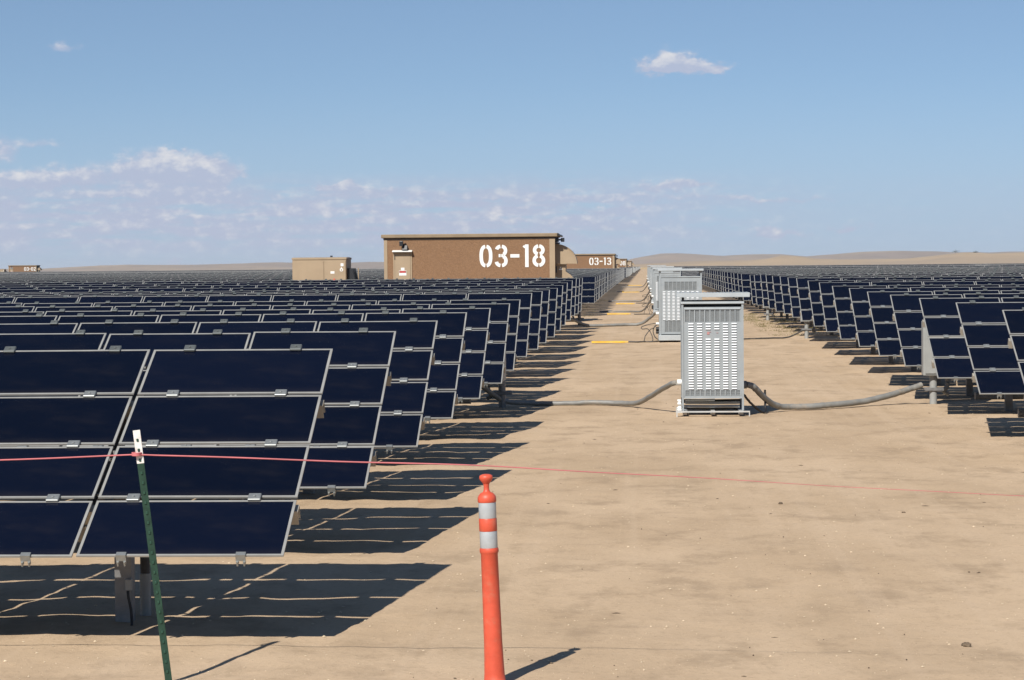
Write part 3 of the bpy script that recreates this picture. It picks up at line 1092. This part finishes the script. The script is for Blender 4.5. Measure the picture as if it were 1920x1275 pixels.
def build_near_cabinet(loc):
    c = thing('ventilated_cabinet', 'nearest grey ventilated cabinet, white louvers, standing on a skid with flat canopy', 'cabinet', loc,
              group='grey ventilated cabinets in the aisle')
    hw = .4535
    y = 0.0
    Dp = .78
    zb, zt = .273, 1.602
    front_sheet(c, hw - .03, zt, zb, y, [(.405, 1.385, 1.563), (.405, .302, .382)])
    vent_bays(c, 'upper_vent', -.405, .405, 1.385, 1.563, y, 11, False)
    vent_bays(c, 'lower_vent', -.405, .405, .302, .382, y, 11, True)
    obj('vent_sill', MB().box(-.41, .41, -.012, -.001, 1.568, 1.592).mesh('vent_sill', M['cab_light']), c)
    # louvers
    for i in range(6):
        xc = (-.315, -.189, -.063, .063, .189, .315)[i]
        for r in range(26):
            z = 1.358 - r * .0380
            if i in (2, 3) and r in (3, 4, 5):
                continue
            obj('louver', louver_me, c, (xc, -.0005, z))
    # frame: corner posts running down as legs
    for sx in (-1, 1):
        for yy in (-.012, Dp - .04):
            obj('leg', MB().box(sx * hw - .03 * (sx > 0), sx * hw + .03 * (sx < 0), yy, yy + .05, .085, 1.645).mesh('leg', M['cab']), c)
    obj('side_panel', MB().box(-hw + .004, -hw + .02, .04, Dp - .042, zb, 1.64).mesh('side_panel', M['cab']), c)
    obj('side_panel', MB().box(hw - .02, hw - .004, .04, Dp - .042, zb, 1.64).mesh('side_panel', M['cab']), c)
    obj('rear_panel', MB().box(-hw + .031, hw - .031, Dp - .03, Dp - .012, zb, 1.64).mesh('rear_panel', M['cab']), c)
    obj('floor_plate', MB().box(-hw + .031, hw - .031, .02, Dp - .031, zb, zb + .01).mesh('floor_plate', M['cab']), c)
    obj('top_beam', bevel(MB().box(-hw - .01, hw + .01, -.03, .05, 1.646, 1.682).mesh('top_beam', M['cab_light']), .006, 1), c)
    obj('top_beam', bevel(MB().box(-hw + .01, hw - .02, Dp - .08, Dp, 1.672, 1.695).mesh('top_beam', M['cab_light']), .006, 1), c)
    obj('top_plate', MB().box(-hw + .01, hw - .01, .052, Dp - .01, 1.646, 1.662).mesh('top_plate', M['cab']), c)
    obj('lower_beam', MB().box(-hw + .031, hw - .031, -.008, .03, .262, .2725).mesh('lower_beam', M['cab_light']), c)
    # canopy of ribbed sheet on four stub posts
    cp = MB().box(-.52, .545, -.044, Dp + .12, 1.748, 1.765)
    cp.box(-.52, .545, -.05, -.0445, 1.746, 1.812)
    k = obj('canopy', bevel(cp.mesh('canopy', M['cab_light']), .004, 1), c)
    for i in range(22):
        xx = -.50 + i * .0485
        obj('rib', MB().box(xx, xx + .024, -.044, Dp + .11, 1.766, 1.811).mesh('rib', M['cab_light']), k)
    for sx in (-1, 1):
        for yy in (.0, Dp - .06):
            obj('canopy_post', MB().box(sx * (hw - .03) - .012, sx * (hw - .03) + .012, yy, yy + .03, 1.683 if yy < .1 else 1.696, 1.7475).mesh('canopy_post', M['black']), c)
    # skid
    sk = MB().box(-.535, .535, -.14, -.09, .065, .085).box(-.535, -.52, -.14, -.09, 0, .0645).box(.52, .535, -.14, -.09, -.02, .0645)
    sk.box(-.53, .53, Dp + .02, Dp + .07, .0, .085).box(-.44, -.38, -.089, Dp + .019, .03, .084).box(.38, .44, -.089, Dp + .019, .03, .084)
    sk.box(-.03, .03, -.089, Dp + .019, .03, .084)
    obj('skid', sk.mesh('skid', M['skid']), c)
    # pipes and cables under the body
    for (yy, z, r, m, x0, x1) in ((.10, .235, .018, 'cab_light', -.40, .03), (.22, .190, .022, 'cab_light', -.40, .40), (.14, .140, .022, 'cab', -.40, .40), (.34, .12, .03, 'black', -.42, .42), (.42, .20, .03, 'black', -.42, .42)):
        obj('pipe', MB().tube([(x0, yy, z), ((x0 + x1) / 2, yy + .02, z - .006), (x1, yy, z)], r, 8).mesh('pipe', M[m], True), c)
    # fittings on the left and right
    for z, r, x in ((.48, .045, -hw - .035), (.44, .058, hw + .04)):
        sgn = -1 if x < 0 else 1
        obj('coupling', MB().tube([(sgn * (hw - .01), .42, z), (sgn * (hw + .06), .42, z)], r, 12).mesh('coupling', M['white'] if x < 0 else M['pipe'], True), c)
    vb = MB()
    for z, yy in ((.235, -.03), (.19, -.05), (.13, -.04), (.10, -.07)):
        vb.tube([(-hw - .065, yy, z), (-hw - .012, yy, z)], .018, 8)
    obj('valve_block', vb.box(-hw - .05, -hw - .02, -.045, .0, .087, .25).mesh('valve_block', M['white']), c)
    obj('sticker', MB().box(-.080, -.045, -.006, -.0005, 1.20, 1.232).box(-.075, -.02, -.0058, -.0005, 1.233, 1.239).box(.055, .085, -.006, -.0005, 1.220, 1.225).mesh('sticker', M['faded']), c)
    return c


CX, CY = 1.0, 34.05
build_near_cabinet((CX, CY, gz(CX, CY)))


def far_cabinet_template(loc, label, level):
    c = thing('ventilated_cabinet', label, 'cabinet', loc, group='grey ventilated cabinets in the aisle')
    hw = .575
    Dp = 1.5
    zb, zt = .22, 1.755
    front_sheet(c, hw - .04, zt, zb, 0, [(.44, 1.41, 1.64), (.44, .28, .58)])
    vent_bays(c, 'upper_vent', -.44, .44, 1.41, 1.64, 0, 8, False)
    vent_bays(c, 'lower_vent', -.44, .44, .28, .58, 0, 8, False)
    for i in range(8):
        for r in range(20):
            o = obj('louver', louver_me, c, (-.45 + i * .1286, -.0005, 1.365 - r * .0395))
            o.scale = (.92, 1.1, 1.1)
    for sx in (-1, 1):
        for yy in (-.012, Dp - .05):
            obj('leg', MB().box(sx * hw - .04 * (sx > 0), sx * hw + .04 * (sx < 0), yy, yy + .06, .20, 1.925).mesh('leg', M['cab']), c)
        obj('side_panel', MB().box(sx * hw - .02 - .004 * sx, sx * hw + .02 - .024 * sx, .05, Dp - .055, zb, zt).mesh('side_panel', M['cab']), c)
    obj('rear_panel', MB().box(-hw + .041, hw - .041, Dp - .03, Dp - .01, zb, zt).mesh('rear_panel', M['cab']), c)
    obj('top_plate', bevel(MB().box(-hw + .041, hw - .041, -.02, Dp - .06, zt + .003, zt + .03).mesh('top_plate', M['cab_light']), .005, 1), c)
    obj('canopy', bevel(MB().box(-hw - .05, hw + .05, -.08, Dp + .08, 1.928, 1.99).mesh('canopy', M['cab_light']), .01, 1), c)
    obj('plinth', bevel(MB().box(-hw - .03, hw + .03, -.10, Dp + .05, .045, .198).mesh('plinth', M['cab_light']), .01, 1), c)
    obj('foot', MB().box(-hw, -hw + .12, -.05, Dp, -.1, .0445).box(hw - .12, hw, -.05, Dp, -.1, .0445).box(-.06, .06, -.05, Dp, -.1, .0445).mesh('foot', M['black']), c)
    for z, yy, r in ((.78, .3, .045), (.50, .22, .035), (.36, .18, .055), (.27, .2, .045)):
        obj('coupling', MB().tube([(-hw - .10, yy, z), (-hw + .01, yy, z)], r, 10).mesh('coupling', M['white'] if z > .6 or z == .5 else M['black'], True), c)
    return c


C2 = (1.0, 63.1)
cab2 = far_cabinet_template((*C2, gz(*C2)), 'second grey cabinet from the camera, eight louver columns and an open-topped canopy', 2)
index_kids()
CAB_FAR = [(1.0, 98.5, 'third grey cabinet down the aisle, mostly hidden behind the second'),
           (1.0, 125.0, 'fourth grey cabinet down the aisle, beyond the near cross lane'),
           (1.0, 168.0, 'fifth grey cabinet down the aisle, a pale sliver'),
           (1.0, 205.0, 'sixth grey cabinet down the aisle, a thin pale sliver'),
           (1.0, 262.0, 'last grey cabinet, level with building 03-13')]
for x, y, lab in CAB_FAR:
    dup(cab2, (x, y, gz(x, y)), lab)


# ------------------------------------------------------------------ conduits, cables, covers
def spline(pts, n=8):
    P = [Vector(p) for p in pts]
    P = [P[0] * 2 - P[1]] + P + [P[-1] * 2 - P[-2]]
    o = []
    for i in range(1, len(P) - 2):
        for j in range(n):
            t = j / n
            a, b, c, d = P[i - 1], P[i], P[i + 1], P[i + 2]
            o.append(.5 * ((2 * b) + (c - a) * t + (2 * a - 5 * b + 4 * c - d) * t * t + (3 * b - a - 3 * c + d) * t ** 3))
    o.append(P[-2])
    return o


def run(name, pts, r, m, label, cat, group=None, n=10, lift=True):
    pp = []
    for x, y, z in spline(pts):
        j = .003 if r > .03 else .002                             # never quite smooth
        pp.append((x + random.gauss(0, j), y + random.gauss(0, j), z + gz(x, y) + random.gauss(0, j * .7)))
    return tag(obj(name, MB().tube(pp, r, n).mesh(name, M[m], True, 60), None), label, cat, group)


run('conduit', [(-2.75, 36.0, .55), (-2.45, 36.2, .30), (-2.2, 36.7, .10), (-1.75, 36.9, .05), (-1.2, 36.9, .045), (-.8, 36.9, .055), (-.4, 36.8, .045), (-.1, 36.3, .08), (.2, 35.3, .30), (.40, 34.6, .45), (.49, 34.47, .48)],
    .039, 'pipe', 'grey conduit snaking from the panel rows to the nearest cabinet', 'conduit')
run('conduit', [(1.51, 34.47, .44), (1.62, 34.5, .40), (1.75, 34.7, .26), (1.95, 35.0, .10), (2.2, 35.2, .055), (2.6, 35.3, .06), (3.0, 35.5, .075), (3.4, 35.8, .10), (3.8, 36.1, .17), (4.12, 36.4, .24), (4.32, 36.5, .30)],
    .047, 'pipe', 'thick grey conduit from the nearest cabinet to the round post across the aisle', 'conduit')
run('cable', [(1.46, 34.2, .30), (1.56, 34.3, .18), (1.70, 34.5, .05), (1.78, 34.6, .02), (1.80, 34.75, .08), (1.80, 34.8, .34)],
    .018, 'black', 'thin black cable drooping beside the nearest cabinet', 'cable')
run('cable', [(1.58, 63.6, .25), (1.8, 63.8, .04), (2.2, 64.0, .02), (2.6, 63.8, .02), (3.0, 64.1, .02), (3.5, 64.3, .02), (4.0, 64.6, .03), (4.4, 64.8, .2)],
    .022, 'cable', 'dark cable lying across the dirt from the second cabinet', 'cable')
run('conduit', [(-2.9, 78.0, .5), (-2.3, 78.3, .22), (-1.9, 78.6, .06), (-1.2, 78.8, .05), (-.6, 79.0, .05), (-.25, 79.0, .05), (0, 78.9, .13), (.25, 78.6, .32), (.42, 78.2, .46), (.65, 76.5, .52), (.85, 70.0, .45), (.95, 64.65, .55)],
    .05, 'pipe', 'long grey conduit running up to the second cabinet', 'conduit')
for i, (x, y, lab) in enumerate(CAB_FAR[:4]):
    run('conduit', [(-2.0, y + 6, .05), (-1.3, y + 6, .05), (-.6, y + 5.5, .05), (-.1, y + 3.5, .10), (.2, y + 1.5, .45), (.36, y + .4, .78)], .036, 'pipe',
        f'grey conduit rising to the {("third", "fourth", "fifth", "sixth")[i]} cabinet down the aisle', 'conduit')

# yellow covers over the cables, one side of the aisle
cvm = bevel(MB().prism([(-.10, 0), (.10, 0), (.055, .05), (-.055, .05)], -.5, .5, 'x').mesh('cable_cover', M['yellow']), .006, 1)
for x, y, w, lab in ((-.93, 63.3, 1.0, 'nearest yellow cable cover on the dirt'), (-1.08, 100.2, 1.02, 'second yellow cable cover down the aisle'),
                     (-.98, 123.5, 1.0, 'third yellow cable cover down the aisle'), (-.95, 172.0, 1.3, 'fourth yellow cable cover, far down the aisle'),
                     (-.9, 230.0, 1.5, 'farthest yellow cable cover, a thin orange line')):
    o = tag(obj('cable_cover', cvm, None, (x, y, gz(x, y) + .008), (0, 0, R(random.uniform(-1.5, 1.5)))), lab, 'cable cover', 'yellow cable covers')
    o.scale = (w, 1, 1)

for y, nm in ((63.3, 'second'), (99.0, 'third'), (125.2, 'fourth')):
    run('cable', [(-.42, y, .03), (-.2, y, .02), (0, y + .1, .02), (.2, y, .02), (.42, y + .1, .03)], .020, 'cable', f'dark cable from the yellow cover to the {nm} cabinet', 'cable')
    run('cable', [(.0, y, .03), (.04, y + .1, .18), (.17, y + .15, .34), (.28, y + .15, .40), (.34, y + .2, .50), (.12, y + .2, .48), (-.06, y + .25, .42), (-.05, y + .2, .36), (.1, y + .2, .36), (.2, y + .15, .22), (.24, y + .1, .06), (.18, y + .05, .02)],
        .012, 'cable', f'thin looped cable hanging beside the {nm} cabinet', 'cable')
    run('cable', [(.42, y + .1, .05), (.30, y + .1, .14), (.25, y + .15, .30), (.30, y + .2, .44), (.42, y + .2, .48)], .014, 'cable', f'curved cable plugged into the side of the {nm} cabinet', 'cable')


def combiner(side, y, label, w=.75):
    x = (XR + .16) if side > 0 else (XL - .106)
    c = thing('combiner_box', label, 'electrical box', (x, y, gz(x, y)), group='grey combiner boxes on posts')
    s = side
    x0, x1 = (0, w) if s > 0 else (-w, 0)
    ya, yb = (-.14, .10) if s > 0 else (-.80, -.05)
    zt = 1.30 if s > 0 else 1.18
    obj('housing', bevel(MB().box(x0, x1, ya, yb, .45, zt).mesh('housing', M['box']), .012, 2), c)
    obj('lid', bevel(MB().box(x0 + .03, x1 - .03, ya - .018, ya - .002, .48, zt - .03).mesh('lid', M['box']), .005, 1), c)
    px = .17 if s > 0 else -.07
    obj('post', MB().tube([(px, 0, -.3), (px, 0, .449)], .058, 16).mesh('post', M['box'] if s > 0 else M['galv'], True), c)
    obj('clamp', bevel(MB().box(px - .14, px + .16, -.08, -.06, .21, .26).box(px - .14, px + .16, .06, .08, .21, .26).mesh('clamp', M['galv']), .004, 1), c)
    q = px + s * .22
    obj('riser', MB().tube(spline([(q, .0, .449), (q, .0, .30), (q - .05 * s, .0, .20), (q + .02 * s, .02, .15)]), .035, 10).mesh('riser', M['pipe'], True), c)
    obj('latch', MB().box(x0 + .27, x0 + .29, ya - .035, ya - .019, .8, .86).mesh('latch', M['black']), c)
    return c


combiner(1, 36.5, 'nearest grey combiner box on a round post, at the thick conduit')
combiner(1, 64.7, 'combiner box on a round post across the aisle, level with the second cabinet')
combiner(1, 84.9, 'small distant combiner box across the aisle near weeds')
combiner(-1, 36.6, 'grey combiner box behind the sixth panel row, at the conduit from the nearest cabinet')
combiner(-1, 80.9, 'dark combiner box behind the last row before building 03-18')

# low ducts and risers under the nearest rows
for side, y, lab in ((1, 30.9, 'dark low duct under the second visible row across the aisle'), (1, 34.9, 'dark low duct behind the nearest combiner box'), (-1, 35.0, 'grey low duct under the sixth row')):
    xa, xb = (XR + .75, XR + 3.2) if side > 0 else (XL - 3.4, XL - .55)
    tag(obj('duct', MB().tube([(xa, y, .22 + gz(xa, y)), (xb, y, .22 + gz(xb, y))], .06, 12).mesh('duct', M['pipe'], True)), lab, 'pipe')
rp = MB().tube([(0, 0, -.2), (0, 0, .36)], .033, 14)
rs = thing('riser_pipe', 'round riser pipe beside the front post of the nearest row', 'pipe', (-3.19, 14.6, 0.0))
obj('lit_lower_pipe', MB().tube([(0, 0, -.2), (0, 0, .27)], .036, 14).mesh('lit_lower_pipe', M['box'], True), rs)  # sunlit lower length of the same pipe, its brightness put into a paler colour
obj('pipe', MB().tube([(0, 0, .271), (0, 0, 1.0)], .031, 14).mesh('pipe', M['cable'], True), rs)  # upper length under the panels, its shade painted with a dark material
jb = thing('junction_box', 'small pale junction box with a black cable on the front post', 'electrical box', (-3.205, 14.19, .215))
obj('housing', bevel(MB().box(-.02, .022, -.02, .02, .0, .075).mesh('housing', M['box']), .006, 1), jb)
obj('lead', MB().tube(spline([(0, -.02, .0), (.005, -.03, -.04), (.02, -.03, -.12), (.025, -.03, -.24)]), .009, 8).mesh('lead', M['black'], True), jb)

# ------------------------------------------------------------------ orange delineator post
dl = thing('delineator_post', 'orange delineator post with two silver bands and a knob top', 'post', (-.800, 12.2, gz(-.8, 12.2) - .01), (0, R(-2.0), 0))
body = [(.125, -.03), (.125, -.015), (.10, -.005), (.070, .008), (.0575, .03), (.054, .07), (.0515, .14), (.049, .24), (.0465, .50), (.0452, .72), (.0475, .724), (.0505, .732), (.0505, .745), (.0475, .753)]
obj('body', MB().lathe(body, 32).mesh('body', M['orange'], True, 50), dl)
obj('reflective_band', MB().lathe([(.0462, .7535), (.0466, .755), (.0466, .842), (.0462, .8435)], 32).mesh('reflective_band', M['tape'], True, 50), dl)
obj('middle_band', MB().lathe([(.0455, .844), (.0478, .848), (.0478, .910), (.0455, .9145)], 32).mesh('middle_band', M['orange'], True, 50), dl)
obj('reflective_band', MB().lathe([(.0462, .915), (.0466, .9165), (.0466, .998), (.0462, .9995)], 32).mesh('reflective_band', M['tape'], True, 50), dl)
obj('cap', MB().lathe([(.0465, 1.0), (.0495, 1.005), (.0495, 1.020), (.047, 1.034), (.034, 1.050), (.021, 1.056), (.0155, 1.066), (.0145, 1.085), (.0165, 1.100)], 32).mesh('cap', M['orange'], True, 50), dl)
obj('knob', MB().lathe([(.0168, 1.1005), (.026, 1.113), (.0345, 1.125), (.0365, 1.136), (.033, 1.146), (.020, 1.152), (.006, 1.154)], 32).mesh('knob', M['orange'], True, 50), dl)
dl.scale = (1, 1, .975)


# ------------------------------------------------------------------ green T-posts and the string
def tpost(loc, lean, label, tip=True):
    t = thing('fence_post', label, 'post', loc, (R(random.uniform(-1, 1)), lean, 0))
    b = MB().box(-.019, .019, -.002, .002, -.3, 1.18).box(-.003, .003, .0021, .032, -.3, 1.18)
    obj('shaft', bevel(b.mesh('shaft', M['green']), .001, 1), t)
    nub = bevel(MB().box(-.006, .006, -.008, -.0022, -.008, .008).mesh('stud', M['stud']), .002, 1)
    for i in range(21):
        obj('stud', nub, t, (0, 0, .06 + i * .0535))
    obj('painted_tip', bevel(MB().box(-.0195, .0195, -.0028, .0028, 1.181, 1.36).box(-.003, .003, .0029, .032, 1.181, 1.355).mesh('painted_tip', M['tipwhite']), .001, 1), t)
    for i in range(3):
        obj('stud', nub, t, (0, 0, 1.20 + i * .0535))
    return t


tpost((-2.545, 12.2, 0.0), R(-6.6), 'leaning green steel fence post with white tip in front of the panels')
tpost((4.6, 12.2, 0.0), R(1.5), 'green fence post holding the far end of the pink string')

SP = [(-4.6, 1.175), (-3.45, 1.195), (-2.70, 1.222), (-1.7, 1.185), (-.86, 1.155), (0.0, 1.105), (2.05, .985), (3.3, .98), (4.6, 1.05)]
sp = []
for i, (x, z) in enumerate(SP):
    sp.append((x, 12.187, z))
fine = []
for p in spline(sp[2:], 10):
    fine.append((p.x, p.y, p.z + math.sin(p.x * 5) * .0015))
left = [Vector(p) for p in spline(sp[:3], 8)]
allp = left + [Vector(p) for p in fine][1:]
sg_ = MB().tube(allp, [.0042 if p[0] < -1.2 else .0038 - .0023 * min(1, (p[0] + 1.2) / 2) for p in allp], 7)
for k in range(3):                                                # the knot turns round the post
    ring = [(-2.70 + .026 * math.cos(a), 12.198 + .030 * math.sin(a), 1.218 + .006 * k) for a in np.linspace(0, 2 * math.pi, 13)]
    sg_.tube(ring, .0042, 6)
tag(obj('string', sg_.mesh('string', M['string'], True, 60)), 'pink red string stretched across from the green post', 'string')


# ------------------------------------------------------------------ stones, pebbles, weeds, far trees
def stone_mesh(sx, sy, sz, seed, m):
    mb = MB()
    rr = random.Random(seed)
    n, rows = 10, 6
    prof = []
    vs_, fs = [], []
    for i in range(rows + 1):
        th = math.pi * i / rows
        for j in range(n):
            ph = 2 * math.pi * j / n
            f = 1 + rr.uniform(-.22, .22)
            vs_.append((sx * f * math.sin(th) * math.cos(ph), sy * f * math.sin(th) * math.sin(ph), sz * f * math.cos(th)))
    for i in range(rows):
        for j in range(n):
            k = (j + 1) % n
            fs.append((i * n + j, (i + 1) * n + j, (i + 1) * n + k, i * n + k))
    return mb.add(vs_, fs).mesh('stone', m)


for x, y, sz_, lab in ((1.85, 13.55, .036, 'dark clod lying alone on the bare dirt near the camera'), (1.25, 21.6, .026, 'small dark clod on the dirt beyond the string'),
                       (2.30, 20.8, .018, 'tiny dark clod on the dirt beyond the string')):
    mb = MB()
    rr = random.Random(int(sz_ * 1000))
    for q in range(5):                                            # one lumpy clod
        mb2 = stone_mesh(sz_ * rr.uniform(.4, .75), sz_ * rr.uniform(.35, .6), sz_ * rr.uniform(.25, .5), rr.randint(0, 999), M['rock'])
        off = Vector((rr.uniform(-.6, .6) * sz_, rr.uniform(-.3, .3) * sz_, rr.uniform(0, .2) * sz_))
        mb.add([v.co + off for v in mb2.vertices], [tuple(p.vertices) for p in mb2.polygons])
        D.meshes.remove(mb2)
    zz = gz(x, y) + float(relief(np.array([x]), np.array([y]))[0])
    tag(obj('dirt_clod', mb.mesh('dirt_clod', M['rock']), None, (x, y, zz + sz_ * .15)), lab, 'clod')

V, F = [], []
octv = np.array([(1, 0, 0), (0, 1, 0), (-1, 0, 0), (0, -1, 0), (0, 0, 1), (0, 0, -1)], float)
octf = [(0, 1, 4), (1, 2, 4), (2, 3, 4), (3, 0, 4), (1, 0, 5), (2, 1, 5), (3, 2, 5), (0, 3, 5)]
for i in range(8000):
    y = 11.4 + 34 * rng.random() ** 1.8
    x = -3.8 + 10.5 * rng.random()
    s = .0020 + .0062 * rng.random() ** 5
    z = gz(x, y) + float(relief(np.array([x]), np.array([y]))[0]) + s * .3
    o = len(V)
    sc = s * (0.7 + .7 * rng.random(3)) * np.array([1.2, 1.2, .8])
    for p in octv * sc:
        V.append((p[0] + x, p[1] + y, p[2] + z))
    F += [tuple(q + o for q in f) for f in octf]
mb = MB()
mb.v, mb.f, mb.mi = V, F, [0] * len(F)
tag(obj('gravel', mb.mesh('gravel', M['pebble'])), 'loose pale pebbles scattered over the dirt', 'gravel', kind='stuff')

V, F = [], []
for i in range(170):
    y = 11.8 + 30 * rng.random() ** 1.5
    x = -1.5 + 7.0 * rng.random()
    z = gz(x, y) + float(relief(np.array([x]), np.array([y]))[0])
    L_ = .006 + .036 * rng.random() ** 4
    a = rng.random() * 6.28
    w_ = .0025 + .004 * rng.random()
    o = len(V)
    mtx = Matrix.Translation((x, y, z + w_ * .6)) @ Matrix.Rotation(a, 4, 'Z')
    V += [tuple(mtx @ Vector((p[0] * L_, p[1] * w_, p[2] * w_))) for p in octv]
    F += [tuple(q + o for q in f) for f in octf]
mb = MB()
mb.v, mb.f, mb.mi = V, F, [0] * len(F)
tag(obj('debris', mb.mesh('debris', M['rock'])), 'dark twigs and crumbs strewn thinly over the dirt', 'debris', kind='stuff')

V, F = [], []
for i in range(330):
    y = 66 + 32 * rng.random()
    x = XR - .5 + 2.4 * rng.random() ** 1.2
    if rng.random() < .15:
        x, y = XL - 1.2 * rng.random(), 78 + 60 * rng.random()
    z = gz(x, y)
    for b in range(14):
        a = rng.random() * 6.28
        h = .015 + .05 * rng.random()
        r = .02 + .14 * rng.random()
        bx, by = x + rng.normal() * .09, y + rng.normal() * .12
        o = len(V)
        V += [(bx - .006, by, z - .01), (bx + .006, by, z - .01), (bx + r * math.cos(a), by + r * math.sin(a), z + h)]
        F.append((o, o + 1, o + 2))
mb = MB()
mb.v, mb.f, mb.mi = V, F, [0] * len(F)
tag(obj('weeds', mb.mesh('weeds', M['weed'])), 'low dry weeds along the foot of the panel rows', 'weeds', kind='stuff')


def far_tree(px, h, d, w, label):
    x = (px - 1207) / 4350 * d
    z = 2.2 + h / 4350 * d
    t = thing('tree', label, 'tree', (x, d, z), group='trees on the golden ridge')
    obj('trunk', MB().tube([(0, 0, -3), (.1, 0, 2)], [.5, .3], 7).mesh('trunk', M['bark']), t)
    v, f = [], []
    rr = random.Random(int(px))
    for i in range(160):
        c = Vector((rr.gauss(0, w * .35), rr.gauss(0, w * .3), 2.3 + rr.gauss(0, 1.0)))
        o = len(v)
        for q in range(3):
            v.append(tuple(c + Vector((rr.uniform(-1, 1), rr.uniform(-1, 1), rr.uniform(-.7, .7)))))
        f.append((o, o + 1, o + 2))
    m_ = MB()
    m_.v, m_.f, m_.mi = v, f, [0] * len(f)
    obj('crown', m_.mesh('crown', M['leaf']), t)


far_tree(1785, 20.6, 4520, 8, 'wider dark tree on the crest of the golden ridge')
far_tree(1822, 19.0, 4520, 6, 'smaller dark tree on the crest of the golden ridge')

# ------------------------------------------------------------------ the air: a thin even haze over the plain
HAZE = 0.000042
hm = D.materials.new('air_haze')
hm.use_nodes = True
HN = NT(hm.node_tree)
pv = HN.n('ShaderNodeVolumePrincipled')
pv.inputs['Color'].default_value = (0.86, 0.91, 1.0, 1)
pv.inputs['Density'].default_value = HAZE
ho = HN.n('ShaderNodeOutputMaterial')
HN.t.links.new(pv.outputs[0], ho.inputs['Volume'])
tag(obj('haze', MB().box(-13000, 13000, -200, 24000, -12, 60).mesh('haze', hm)), kind='stuff')
